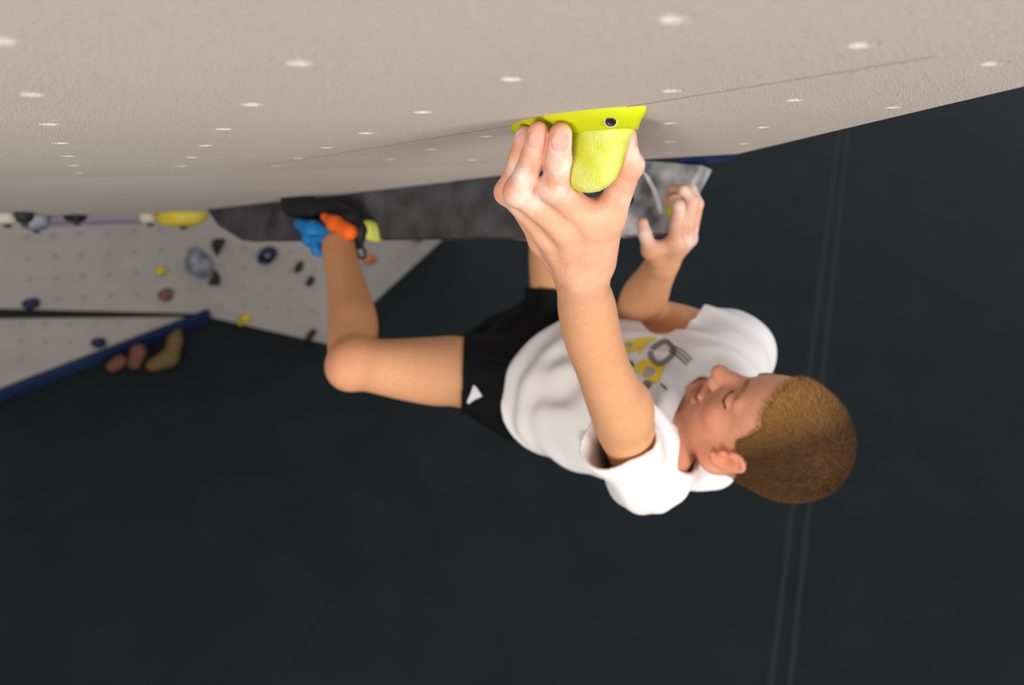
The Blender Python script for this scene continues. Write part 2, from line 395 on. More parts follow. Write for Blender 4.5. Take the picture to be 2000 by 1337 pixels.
# ------------------------------------------------------------------ climbing holds
def dome(name, c, n, ex, ey, depth, outline, mt, parent=None, rings=7, flat=.35, top=None, seed=0):
    """rounded hold: outline (unit radii by angle) lofted from its base on the surface up to a blunt top"""
    ex, ey = np.asarray(ex), np.asarray(ey); k = len(outline); V = []; Fc = []; r = np.random.default_rng(seed)
    tp = np.zeros(3) if top is None else np.asarray(top)
    for s in range(rings):
        t = s / (rings - 1); sc = math.cos(t * math.pi / 2) ** flat if s < rings - 1 else .12; hh = math.sin(t * math.pi / 2)
        for i in range(k):
            a = 2 * math.pi * i / k; rr = outline[i] * sc * (1 + .05 * math.sin(3 * a + 5 * t + seed))
            V.append(c + ex * rr * math.cos(a) + ey * rr * math.sin(a) + n * depth * hh + tp * t)
    for s in range(rings - 1): Fc += [[s * k + i, s * k + (i + 1) % k, (s + 1) * k + (i + 1) % k, (s + 1) * k + i] for i in range(k)]
    Fc += [[(rings - 1) * k + i for i in range(k)], [i for i in range(k - 1, -1, -1)]]
    return fix_normals(mesh_obj(name, np.array(V), Fc, mt, parent))
def outl(kind, k=20):
    A = [2 * math.pi * i / k for i in range(k)]
    if kind == 'tri': return [.55 / max(math.cos(((a + math.pi / 3) % (2 * math.pi / 3)) - math.pi / 3), .5) for a in A]
    if kind == 'bean': return [1 - .22 * math.cos(2 * a) * 0 - .18 * max(0, math.cos(a - 1.6)) ** 3 for a in A]
    return [1.0 for a in A]
def wall_hold(name, label, cat_group, Wf, n, px, py, rx, ry, ang, depth, mt, kind='ell', ring=False):
    c = Wf(px, py); z = c[2]; q = math.radians(ang)
    e1 = Wf(px + rx * math.cos(q), py + rx * math.sin(q)) - c; e2 = Wf(px - ry * math.sin(q), py + ry * math.cos(q)) - c
    root = empty(name, c); tag(root, label, 'hold', cat_group)
    if ring:
        V = []; Fc = []; k, m_ = 24, 10
        for i in range(k):
            a = 2 * math.pi * i / k
            for j in range(m_):
                b = 2 * math.pi * j / m_; rr = .68 + .32 * math.cos(b); V.append(c + (e1 * math.cos(a) + e2 * math.sin(a)) * rr + n * depth * (.45 + .55 * math.sin(b)))
        for i in range(k):
            for j in range(m_): Fc.append([i * m_ + j, (i + 1) % k * m_ + j, (i + 1) % k * m_ + (j + 1) % m_, i * m_ + (j + 1) % m_])
        fix_normals(mesh_obj('hold_ring', np.array(V), Fc, mt, root))
        dome('chalked_centre', c, n, e1 * .4, e2 * .4, depth * .3, outl('ell'), M_paleresin, root)
    else: dome('hold_body', c, n, e1, e2, depth, outl(kind), mt, root, seed=int(px))
    if not ring:
        b = c + n * depth * .96; V = np.array(disc(b + n * .006, n, .008, 10) + disc(b - n * .01, n, .008, 10) + disc(b + n * .002, n, .004, 10))
        Fb = [[i, (i + 1) % 10, 10 + (i + 1) % 10, 10 + i] for i in range(10)] + [[i, (i + 1) % 10, 20 + (i + 1) % 10, 20 + i] for i in range(10)] + [[20 + i for i in range(10)]]
        mesh_obj('bolt', V, Fb, M_bolt, root, False)
    return root
GR = 'holds on the far wall'
for a in [('climbing_hold', 'small yellow oval hold on the far wall above the brown one', W0, n0, 313, 527, 11, 8, -15, .03, M_yel, 'ell'),
          ('climbing_hold', 'reddish brown oval hold on the far wall', W0, n0, 322, 573, 15, 10, -30, .04, M_brn, 'ell'),
          ('climbing_hold', 'big blue and grey marbled hold on the far wall', W0, n0, 384, 510, 23, 27, 8, .09, M_gbl, 'bean'),
          ('climbing_hold', 'dark triangular hold pointing down above the marbled hold', W1, n1, 429, 475, 18, 15, -90, .05, M_blk, 'tri'),
          ('climbing_hold', 'dark triangular hold pointing up below the marbled hold', W1, n1, 422, 541, 16, 13, 90, .05, M_blk, 'tri'),
          ('climbing_hold', 'dark navy oval hold just above the dark panel gap', W0, n0, 60, 590, 18, 9, -12, .03, M_nvh, 'ell'),
          ('climbing_hold', 'navy oval hold on the panel above the blue base strip', W0, n0, 192, 667, 15, 9, -8, .03, M_nvh, 'ell'),
          ('climbing_hold', 'yellow oval hold at the lower edge of the far wall', W1, n1, 478, 620, 14, 9, -38, .035, M_yel, 'ell'),
          ('climbing_hold', 'small black oval hold left of the shin, upper one', W1, n1, 585, 519, 12, 7, -62, .03, M_blk, 'ell'),
          ('climbing_hold', 'small navy oval hold left of the shin', W1, n1, 607, 547, 10, 7, -55, .03, M_nvh, 'ell'),
          ('climbing_hold', 'black oval hold beside the bent knee', W1, n1, 608, 652, 14, 7, -48, .03, M_blk, 'ell'),
          ('climbing_hold', 'orange oval hold right of the ankle', W2, n2, 721, 505, 12, 8, -22, .03, M_orh, 'ell'),
          ('climbing_hold', 'purple hold peeping out below the charcoal beam', W2, n2, 813, 462, 10, 8, 0, .03, M_purple, 'ell')]:
    wall_hold(a[0], a[1], GR, a[2], a[3], a[4], a[5], a[6], a[7], a[8], a[9], a[10], a[11])
wall_hold('climbing_hold', 'dark ring shaped hold with a pale centre on the far wall', GR, W1, n1, 525, 494, 19, 15, -20, .05, M_nvh, ring=True)
# holds under the far edge of the main wall
GE = 'holds on the far edge of the overhang'
def edge_hold(label, px, py, rx, ry, dep_py, mt, kind='ell', pos=.97):
    c = BP(px, py); z = c[2]; root = empty('climbing_hold', c); tag(root, label, 'hold', GE)
    e1 = np.array([rx / F * z, 0, 0]); e1 = e1 - nB * (e1 @ nB); e2 = np.cross(nB, nrm(e1)) * (ry / F * z)
    d = dep_py / F * z; dome('hold_body', c, nB, e1, e2, d, outl(kind), mt, root, flat=.5, seed=int(px))
    b = c + nB * d * .9; V = np.array(disc(b + nB * .012, nB, .009, 10) + disc(b - nB * .01, nB, .009, 10)); mesh_obj('bolt', V, [[i, (i + 1) % 10, 10 + (i + 1) % 10, 10 + i] for i in range(10)] + [[i for i in range(10)]], M_bolt, root, False)
edge_hold('long yellow hold next to the left end of the charcoal beam', 355, 415, 50, 40, 26, M_yel)
edge_hold('pale chalky hold touching the long yellow hold', 292, 418, 20, 24, 17, M_paleresin)
edge_hold('small dark hold between the blue grey and the pale holds', 148, 419, 22, 22, 14, M_blk, 'tri')
edge_hold('blue grey hold at the far left below the overhang', 68, 421, 28, 26, 28, M_gbl)
edge_hold('dark hold at the far left behind the blue grey one', 46, 414, 16, 20, 20, M_blk)
edge_hold('pale grey hold at the left edge of the picture', 12, 417, 24, 24, 20, M_paleresin)

# near lime pinch hold
nh = empty('pinch_hold', wall_at(.06, .69)); tag(nh, 'big lime yellow pinch hold gripped by the near hand', 'hold')
E1 = nrm(np.array([-.57, 0, .82]) - NW * (np.array([-.57, 0, .82]) @ NW)); Q1 = np.cross(NW, E1); Q1 = Q1 * np.sign(Q1[0])
def loft(rings, k=48):
    V = []; Fc = []
    for (cx, cz, hh, a, b0, b1, pw) in rings:
        c = wall_at(cx, cz) + NW * hh
        for i in range(k):
            t = 2 * math.pi * i / k; s, q = math.cos(t), math.sin(t); b = b0 if q < 0 else b1
            V.append(c + E1 * a * s + Q1 * b * np.sign(q) * abs(q) ** pw)
    for s in range(len(rings) - 1): Fc += [[s * k + i, s * k + (i + 1) % k, (s + 1) * k + (i + 1) % k, (s + 1) * k + i] for i in range(k)]
    Fc.append([(len(rings) - 1) * k + i for i in range(k)]); return np.array(V), Fc
V, Fc = loft([(.056, .690, -.001, .089, .042, .034, 1.45), (.056, .690, .003, .088, .041, .034, 1.4), (.058, .690, .008, .079, .032, .03, 1.25), (.061, .690, .0125, .070, .0245, .028, 1.1), (.063, .691, .0145, .066, .021, .026, 1.0), (.064, .692, .015, .03, .01, .012, 1.0)])
fix_normals(mesh_obj('base_flange', V, Fc, M_lime, nh))
V, Fc = loft([(.064, .692, .010, .060, .022, .026, .9), (.064, .692, .016, .058, .0225, .026, .9), (.065, .691, .024, .050, .0225, .025, .9), (.066, .690, .034, .043, .0215, .024, .9), (.067, .688, .044, .037, .020, .022, .9), (.068, .686, .053, .030, .017, .019, .9), (.068, .684, .060, .021, .013, .014, .95), (.068, .683, .0645, .011, .007, .008, 1), (.068, .683, .0655, .003, .002, .002, 1)])
o = fix_normals(mesh_obj('grip_bulb', V, Fc, M_limechalk, nh)); o['label'] = 'chalked lime bulb'
# screw in the flange
def rayhit(objs, px, py):
    best = None
    for ob in objs:
        dg = bpy.context.evaluated_depsgraph_get(); bm = bmesh.new(); bm.from_mesh(ob.data); bm.transform(ob.matrix_world)
        t = BVHTree.FromBMesh(bm); bm.free(); d = nrm(RAY(px, py)) @ R.T
        h = t.ray_cast(Vector(CAM), Vector(d))
        if h[0] is not None and (best is None or h[3] < best[2]): best = (np.array(h[0]), np.array(h[1]), h[3])
    return best
bpy.context.view_layer.update()
hit = rayhit([o for o in bpy.data.objects if o.parent == nh], 1193, 236)
hp, hn = (hit[0] - CAM) @ R, hit[1] @ R
if hn @ hp > 0: hn = -hn
hn = nrm(hn * .8 - nrm(hp) * .5)
def rings(c, n, prof, k=24):
    V = []; Fc = []
    for r, h in prof: V += disc(c + n * h, n, r, k)
    for s in range(len(prof) - 1): Fc += [[s * k + i, s * k + (i + 1) % k, (s + 1) * k + (i + 1) % k, (s + 1) * k + i] for i in range(k)]
    return np.array(V), Fc + [[(len(prof) - 1) * k + i for i in range(k)]]
V, Fc = rings(hp, hn, [(.0056, -.004), (.0056, .0006), (.0047, .0007), (.0047, -.001)]); ringo = mesh_obj('screw_rim', V, Fc, M_ring, nh)
V, Fc = rings(hp, hn, [(.0045, -.003), (.0045, .0012), (.0040, .0016), (.0021, .0016), (.0019, .0004)]); sc = mesh_obj('screw', V, Fc, M_bolt, nh)
V, Fc = rings(hp, hn, [(.0020, .0004), (.0020, .0007), (.0012, .0008)], 6); mesh_obj('hex_socket', V, Fc, M_sock, sc, False)

# foothold on the beam, finger hold on the beam end
c = bface(731, 452); root = empty('foot_hold', c); tag(root, 'small lime foothold on the beam beside the shoe heel', 'hold')
z = c[2]; dome('hold_body', c, -bn, P(750, 455, z) - c, P(726, 434, z) - c, .035, [.9 / max(.75, abs(math.cos(a)) ** .5) for a in np.linspace(0, 6.283, 20)], mat('pale_lime_resin', srgb(206, 204, 92), .7), root, seed=3)
V, Fc = rings(c - bn * .034, -bn, [(.007, -.008), (.007, .004), (.004, .005)], 10); mesh_obj('bolt', V, Fc, M_bolt, root, False)
c = P(1322, 408, 1.275); root = empty('finger_hold', c); tag(root, 'small lime hold under the far hand on the beam end', 'hold')
dome('hold_body', c, nrm([-.2, .2, -1]), np.array([.018, .004, 0]), np.array([-.004, .020, 0]), .03, outl('bean'), M_lime, root, seed=5)
V, Fc = rings(c + nrm([-.2, .2, -1]) * .03, nrm([-.2, .2, -1]), [(.006, -.008), (.006, .002), (.003, .003)], 10); mesh_obj('bolt', V, Fc, M_bolt, root, False)

# brown bundle lying on the mats by the far wall
bp_ = floorpt(285, 705); root = empty('bundle', bp_); tag(root, 'low brown bundle lying on the mats by the blue strip', 'bag')
s = Sdf(); zc = bp_[2]
s.cap(floorpt(222, 722) + UP * .03, floorpt(238, 714) + UP * .04, .032, .036, .03)
V, Q = build_sdf(s, .012, .03); mesh_obj('rolled_end', V, Q, M_rust, root)
s = Sdf(); s.cap(floorpt(265, 716) + UP * .03, floorpt(276, 708) + UP * .09, .035, .042, .03); V, Q = build_sdf(s, .012, .03); mesh_obj('lump', V, Q, M_rust, root)
s = Sdf(); s.cap(floorpt(300, 720) + UP * .03, floorpt(330, 712) + UP * .05, .035, .05, .03).cap(floorpt(338, 706) + UP * .05, floorpt(348, 690) + UP * .11, .04, .035, .03).cap(floorpt(348, 690) + UP * .11, floorpt(356, 680) + UP * .14, .034, .015, .03)
V, Q = build_sdf(s, .012, .03); mesh_obj('tan_sack', V, Q, M_tan, root)

# ------------------------------------------------------------------ the climber
ORG = P(1045, 718, 1.66)
person = empty('person', ORG)
tag(person, 'climber in white printed t-shirt and black shorts hanging from a lime hold', 'person')
def N(px, py, z, rpx): return (P(px, py, z), rpx / F * z)
# frames
LR = nrm([-.57, .52, -.64])                                    # towards the climber's left
PEL = P(1045, 718, 1.66); SHL = P(1265, 915, 1.20); SHR = P(1434, 689, 1.45); SM = (SHL + SHR) / 2
AX = nrm(SM - PEL); LR = nrm(LR - AX * (LR @ AX)); CH = np.cross(LR, AX)   # CH: chest direction
# head frame (fwd, left, up)
hu = nrm([.5215, -.2208, -.8242]); hf = np.array([-.3433, -.9386, .0342]); hf = nrm(hf - hu * (hf @ hu)); hl = np.cross(hu, hf)
HC = np.array([.3854, .1507, 1.1607]); HA = np.stack([hf, hl, hu])
def hp_(f, l, u): return HC + hf * f + hl * l + hu * u

def torso(s, off=0., k=.05):
    a = lambda t, c=0., l=0.: PEL + (SM - PEL) * t + CH * c + LR * l
    sq = (CH, .66)
    s.cap(a(-.05), a(.18), .150 + off, .140 + off, k, sq)
    s.cap(a(.18), a(.5), .140 + off, .140 + off, k, sq)
    s.cap(a(.5, -.006), a(.82, -.014), .142 + off, .142 + off, k, (CH, .60))
    s.cap(a(.83, -.016, -.06), a(.83, -.012, .06), .082 + off, .086 + off, k)
    s.cap(a(1.0, 0, -.07), SHR, .062 + off, .055 + off, .04)
    s.cap(a(1.0, 0, .07), SHL, .062 + off, .055 + off, .04)
body = Sdf()
torso(body)
NB = SM + AX * .05 - CH * .035; SKB = hp_(-.002, 0, -.05)
body.cap(SM + AX * .01 - CH * .02, NB, .075, .062, .03); body.cap(NB, SKB, .058, .050, .02)
# near (left) arm
armL = [(SHL, .052), N(1238, 868, 1.13, 56), N(1220, 832, 1.095, 57), N(1205, 790, 1.05, 57), N(1189, 748, 1.0, 55), N(1176, 715, .97, 53), N(1164, 680, .94, 55), N(1153, 640, .905, 57), N(1146, 600, .87, 57), N(1139, 562, .83, 51), N(1139, 530, .80, 52)]
body.chain(armL, .02)
body.ell(P(1231, 800, 1.055), np.eye(3), (.026, .034, .028), .03)
# far (right) arm
armR = [(SHR, .05), N(1372, 654, 1.48, 45), N(1312, 632, 1.53, 42), N(1242, 618, 1.57, 38)]
body.chain(armR, .02)
body.chain([N(1242, 612, 1.57, 40), N(1258, 580, 1.49, 45), N(1274, 550, 1.42, 38), N(1294, 514, 1.345, 32)], .012)
# near (left) leg
legL = [N(1010, 752, 1.6, 72), N(905, 726, 1.54, 69), N(850, 724, 1.51, 67), N(790, 720, 1.475, 60), N(735, 714, 1.445, 53), N(696, 708, 1.42, 51)]
body.chain(legL, .03)
body.chain([N(690, 708, 1.425, 50), N(689, 668, 1.47, 48), N(690, 632, 1.51, 48), N(684, 592, 1.555, 43), N(674, 545, 1.605, 36), N(666, 510, 1.645, 34), N(661, 482, 1.675, 32)], .012)
# knee cap
body.ell(P(676, 722, 1.40), np.eye(3), (.030, .030, .03), .03)
# far (right) leg, folded behind the beam
body.chain([N(1087, 690, 1.72, 84), N(1100, 580, 1.68, 68), N(1095, 500, 1.64, 62), N(1085, 425, 1.60, 50)], .03)
body.chain([N(1085, 425, 1.60, 48), N(1010, 425, 1.72, 42), N(930, 430, 1.86, 32), N(880, 440, 1.93, 28)], .02)
# near hand -----------------------------------------------------------
W = P(1140, 548, .815)
MC = {'i': P(1150, 428, .735), 'm': P(1103, 440, .742), 'r': P(1072, 455, .762), 'p': P(1062, 470, .790)}
PALM = []
for q, r in (('i', .0165), ('m', .0165), ('r', .0155), ('p', .0145)):
    wq = W + (MC[q] - MC['m']) * .35
    PALM.append(dcap(wq, MC[q], .016, r))
PALM.append(dcap(MC['i'], MC['p'], .0135, .0125))
pa_ = nrm(W - MC['m']); pb_ = MC['i'] - MC['p']; pb_ = nrm(pb_ - pa_ * (pb_ @ pa_))
PALM.append(dell(P(1124, 484, .775), np.stack([pb_, pa_, np.cross(pb_, pa_)]), (.036, .052, .020)))
body.group(PALM, .010, .004)
def finger(mc, pts, rs, k=.0035):
    nd = [mc] + pts
    for i in range(len(nd) - 1): body.cap(nd[i], nd[i + 1], rs[i], rs[i + 1], .009 if i == 0 else k)
finger(MC['i'], [P(1083, 368, .70), P(1091, 312, .668), P(1095, 262, .652)], [.0160, .0128, .0112, .0098])
finger(MC['m'], [P(1013, 376, .71), P(1041, 305, .676), P(1051, 258, .660)], [.0155, .0124, .0106, .0093])
finger(MC['r'], [P(993, 374, .735), P(1014, 310, .703), P(1025, 264, .688)], [.0145, .0116, .0098, .0086])
finger(MC['p'], [P(1005, 385, .765), P(1018, 325, .745), P(1026, 290, .735)], [.0130, .0102, .0088, .0078])
for c, r in ((P(1080, 366, .697), .0134), (P(1010, 376, .706), .0129), (P(990, 375, .732), .0118)): body.ell(c, np.eye(3), (r, r, r), .006)   # knuckles
# thumb with web
body.cap(P(1165, 500, .79), P(1190, 418, .735), .019, .0155, .016)
body.cap(P(1190, 418, .735), P(1230, 325, .695), .0155, .0112, .007)
body.ell(P(1234, 322, .692), np.eye(3), (.0114, .0114, .0114), .006)
body.cap(P(1230, 325, .695), P(1227, 264, .672), .0106, .0068, .004)
body.cap(P(1160, 440, .742), P(1186, 430, .738), .011, .011, .012)
# nails (near hand): shallow plates on the finger backs
TOC = lambda p: -nrm(p)
NAILS = []
def nail(p_tip, p_base, r, side=None):
    ax = nrm(p_tip - p_base); bk = TOC(p_tip) if side is None else side; bk = nrm(bk - ax * (bk @ ax)); sd_ = np.cross(ax, bk)
    c = p_tip + (p_base - p_tip) * .12 + bk * r * .80
    body.ell(c, np.stack([ax, sd_, bk]), (.0082, .0062 * r / .008, .0021), .0012); NAILS.append((c, ax, sd_, bk, .0082, .0060 * r / .008))
nail(P(1095, 262, .652), P(1091, 312, .668), .0100)
nail(P(1051, 258, .660), P(1041, 305, .676), .0095)
nail(P(1025, 264, .688), P(1014, 310, .703), .0088)
nail(P(1227, 264, .672), P(1230, 325, .695), .0068, np.array([.9, -.1, -.4]))
# skin folds over the finger joints
for p, q, r in ((P(1091, 312, .668), P(1083, 368, .70), .0115), (P(1041, 305, .676), P(1013, 376, .71), .0109), (P(1014, 310, .703), P(993, 374, .735), .0101)):
    ax = nrm(q - p); bk = TOC(p); bk = nrm(bk - ax * (bk @ ax)); sd_ = np.cross(ax, bk)
    for o_ in (-.0028, 0, .0028):
        c = p + ax * o_ + bk * r * 1.03; body.cap(c - sd_ * .005, c + sd_ * .005, .0007, .0007, .0012, sub=True)
# far hand -------------------------------------------------------------
W2h = P(1294, 514, 1.345)
MR = {'i': P(1318, 476, 1.285), 'm': P(1338, 470, 1.30), 'r': P(1346, 466, 1.32), 'p': P(1347, 466, 1.345)}
body.group([dcap(W2h, MR[q], .022, .0135) for q in 'imrp'], .01, .004)
def fing2(mc, pts, rs):
    nd = [mc] + pts
    for i in range(len(nd) - 1): body.cap(nd[i], nd[i + 1], rs[i], rs[i + 1], .007 if i == 0 else .003)
fing2(MR['i'], [P(1325, 402, 1.235), P(1316, 391, 1.245), P(1305, 389, 1.262)], [.0135, .0108, .0098, .0085])
fing2(MR['m'], [P(1352, 392, 1.245), P(1335, 372, 1.245), P(1314, 370, 1.262)], [.0135, .0110, .0098, .0085])
fing2(MR['r'], [P(1362, 398, 1.275), P(1350, 370, 1.27), P(1328, 363, 1.285)], [.0125, .0102, .0092, .0080])
fing2(MR['p'], [P(1360, 410, 1.305), P(1352, 385, 1.30), P(1336, 372, 1.305)], [.0115, .0092, .0082, .0072])
body.cap(W2h, P(1270, 488, 1.29), .02, .0145, .012); body.cap(P(1270, 488, 1.29), P(1259, 455, 1.262), .0135, .0108, .006); body.cap(P(1259, 455, 1.262), P(1255, 436, 1.262), .0108, .0095, .004)
body.cap(P(1275, 486, 1.29), MR['i'], .012, .012, .012)
# head ------------------------------------------------------------------
I3 = HA
body.ell(hp_(.000, 0, .035), I3, (.087, .076, .090), .02)
body.ell(hp_(.034, 0, -.038), I3, (.068, .060, .085), .025)
body.ell(hp_(.045, 0, .035), I3, (.050, .062, .045), .02)
for sg in (1, -1):
    body.cap(hp_(.0, .054 * sg, -.055), hp_(.070, .026 * sg, -.104), .020, .018, .02)
    body.cap(hp_(.0, .058 * sg, -.015), hp_(.0, .054 * sg, -.06), .018, .019, .02)
    body.ell(hp_(.058, .040 * sg, -.032), I3, (.026, .024, .022), .018)
    body.cap(hp_(.086, .010 * sg, .021), hp_(.074, .046 * sg, .020), .011, .010, .012)
    body.cap(hp_(.102, .033 * sg, -.004), hp_(.096, .036 * sg, -.004), .0125, .0115, .012, sub=True)
    body.ell(hp_(.0745, .033 * sg, -.004), I3, (.0155, .0165, .0135), .003)
body.ell(hp_(.092, 0, -.112), I3, (.020, .024, .018), .016)
body.cap(hp_(.090, 0, .006), hp_(.115, 0, -.036), .0095, .0125, .012)
body.ell(hp_(.118, 0, -.040), I3, (.0145, .0145, .0125), .006)
for sg in (1, -1): body.ell(hp_(.107, .0150 * sg, -.045), I3, (.0125, .0085, .0095), .005)
for l0, l1 in ((-.026, 0), (0, .026)):
    body.cap(hp_(.094 if l0 else .106, l0, -.0705), hp_(.106 if l1 == 0 else .094, l1, -.0705), .0055 if l0 else .0075, .0075 if l1 == 0 else .0055, .005)
    body.cap(hp_(.092 if l0 else .104, l0, -.0875), hp_(.104 if l1 == 0 else .092, l1, -.0875), .0055 if l0 else .008, .008 if l1 == 0 else .0055, .006)
body.cap(hp_(.098, -.024, -.079), hp_(.112, 0, -.079), .005, .0075, .003, sub=True); body.cap(hp_(.112, 0, -.079), hp_(.098, .024, -.079), .0075, .005, .003, sub=True)
# ear: bowl, rim, lobe
for sg in (1, -1):
    ef = nrm(hf * .93 + hl * sg * .1 + hu * .1); el = nrm(hl * sg * .9 - hf * .42); eo = hp_(.008, .071 * sg, -.014)
    ex = nrm(hf * 1.0 + el * .35); eu = nrm(hu * .97 - hf * .18); ex = nrm(ex - eu * (ex @ eu)); en = np.cross(ex, eu) * sg; en = en * np.sign(en @ (hl * sg))
    body.ell(eo + en * .006 - ex * .006, np.stack([ex, eu, en]), (.015, .026, .008), .006)
    body.ell(eo + en * .016 - ex * .003, np.stack([ex, eu, en]), (.0095, .017, .008), .004, sub=True)
    pts = [(.008, .016), (.002, .028), (-.010, .032), (-.021, .024), (-.024, .008), (-.020, -.010), (-.010, -.024)]
    rim = [eo + ex * x * .88 + eu * y * .88 + en * (.010 if x < 0 else .006) for x, y in pts]
    body.chain([(p, .0042) for p in rim], .004)
    body.cap(eo - ex * .005 - eu * .025 + en * .007, eo + ex * .004 - eu * .024 + en * .005, .006, .005, .005)
    body.ell(eo + ex * .009 - eu * .004 + en * .006, np.stack([ex, eu, en]), (.004, .007, .005), .004)

# mesh the one body at several finenesses
def inbox(c, lo, hi, sh=0.): return ((c > np.asarray(lo) + sh) & (c < np.asarray(hi) - sh)).all(1)
hlo, hhi = [-.02, -.215, .62], [.135, -.055, .86]
rlo, rhi = [.20, -.30, 1.20], [.335, -.125, 1.40]
klo, khi = HC - .155, HC + .155
bl_, bh_ = body.bounds()
Vs = []; Qs = []; nb = 0
for lo, hi, res, ex in ((hlo, hhi, .00125, []), (rlo, rhi, .0017, []), (klo, khi, .0018, []), (bl_ - .02, bh_ + .02, .0042, [(hlo, hhi), (rlo, rhi), (klo, khi)])):
    f, ax = body.grid(np.asarray(lo, float), hi, res); V, Q = nets(f, np.asarray(lo, float), res)
    c = V[Q].mean(1)
    for b in ex: Q = Q[~inbox(c, *b, .004)]; c = V[Q].mean(1)
    V, Q = compact(V, Q); Vs.append(V); Qs.append(Q + nb); nb += len(V)
BV = np.vstack(Vs); BQ = np.vstack(Qs)
# albedo: tanned skin, pinker joints and face, lips, nails, chalk on the hands
C = np.tile(np.array(srgb(214, 158, 116)), (len(BV), 1))
def blend(w, col): 
    global C
    w = np.clip(w, 0, 1)[:, None]; C = C * (1 - w) + np.array(srgb(*col)) * w
nz = vnoise(BV, 60, 1); n2z = vnoise(BV, 420, 2); n3 = vnoise(BV, 140, 5)
blend(.25 + .25 * nz, (205, 146, 108))
dl = (BV - HC) @ HA.T                                       # head coordinates
hd = np.clip((.16 - np.linalg.norm(dl, axis=1)) / .03, 0, 1)
blend(hd * .75, (222, 158, 132)); 
blend(hd * np.exp(-(((dl[:, 0] - .065) / .03) ** 2 + ((np.abs(dl[:, 1]) - .045) / .025) ** 2 + ((dl[:, 2] + .035) / .025) ** 2)) * .6, (216, 126, 104))
blend(np.exp(-(np.linalg.norm(dl - [.11, 0, -.04], axis=1) / .02) ** 2) * .5, (214, 126, 106))
lip = np.exp(-(((dl[:, 0] - .103) / .018) ** 2 + (dl[:, 1] / .028) ** 4 + ((dl[:, 2] + .079) / .0125) ** 4)); blend(lip * .8, (164, 78, 72)); blend(lip * np.exp(-((dl[:, 2] + .079) / .0045) ** 4), (96, 36, 36))
ear = np.exp(-((np.linalg.norm((dl - [.002, .080, -.014]) / [.026, .016, .036], axis=1)) ** 4)); blend(ear * .6, (228, 126, 92))
hn_ = np.clip((.86 - BV[:, 2]) / .10, 0, 1); blend(hn_ * .55, (226, 172, 148))
fn_ = np.clip((P(0, 430, .72)[1] - BV[:, 1]) / .02, 0, 1) * (BV[:, 2] < .9)
blend(fn_ * .35, (224, 150, 132))
blend(fn_ * np.clip(.25 + .9 * n3 + .35 * n2z, 0, .85), (236, 222, 212))
rh = np.clip((P(0, 505, 1.3)[1] - BV[:, 1]) / .03, 0, 1) * (BV[:, 2] > 1.1) * (BV[:, 2] < 1.42) * (BV[:, 0] > .18)
blend(rh * .6, (230, 176, 156)); blend(rh * np.clip(.15 + .8 * n3, 0, .7), (236, 220, 210))
for c, ax_, sd_, bk, ra, rb in NAILS:
    q = BV - c; w = 1 - ((q @ ax_) / ra) ** 4 - ((q @ sd_) / rb) ** 4; w = np.clip(w * 3, 0, 1) * (np.abs(q @ bk) < .004)
    blend(w * .85, (222, 158, 146))
kn = np.exp(-(np.linalg.norm(BV - P(668, 735, 1.38), axis=1) / .06) ** 2); blend(kn * .3, (206, 132, 108))
lg = np.clip((P(0, 690, 1.45)[1] - BV[:, 1]) / .05, 0, 1) * (BV[:, 0] < -.2); blend(lg * .6, (190, 134, 90))
bodyo = mesh_obj('body', BV, BQ, M_skin, person, colors=C)

# ------------------------------------------------------------------ t-shirt
sh = Sdf(); torso(sh, .014, .05)
GY = np.array([0, 1., 0])
tl = lambda t, c=0., l=0.: PEL + (SM - PEL) * t + CH * c + LR * l
sh.cap(tl(.2, -.015, .03), tl(.55, -.04, .05), .115, .115, .05, (CH, .75))         # loose cloth sagging off the back
sh.cap(tl(.2, 0, .01), tl(.35, 0, .01), .145, .145, .05, (CH, .72))
sleL = SHL + (armL[3][0] - SHL) * .66
sh.cap(SHL - LR * .02 + CH * .018, sleL + np.array([-.008, 0, 0]), .055, .053, .03)
sh.cap(SM + LR * .12 - CH * .02, NB - CH * .048 + LR * .045, .062, .040, .03)
sh.cap(SHL + CH * .008, sleL + np.array([-.028, .022, 0]), .052, .042, .03)
sleR = armR[1][0] + (armR[2][0] - armR[1][0]) * .15
sh.cap(SHR, sleR, .070, .057, .03)
dL = nrm(armL[3][0] - SHL); dR = nrm(armR[2][0] - SHR)
neckdir = nrm(SKB - NB)
hemd = nrm(PEL - SM)
hemP = tl(.29)
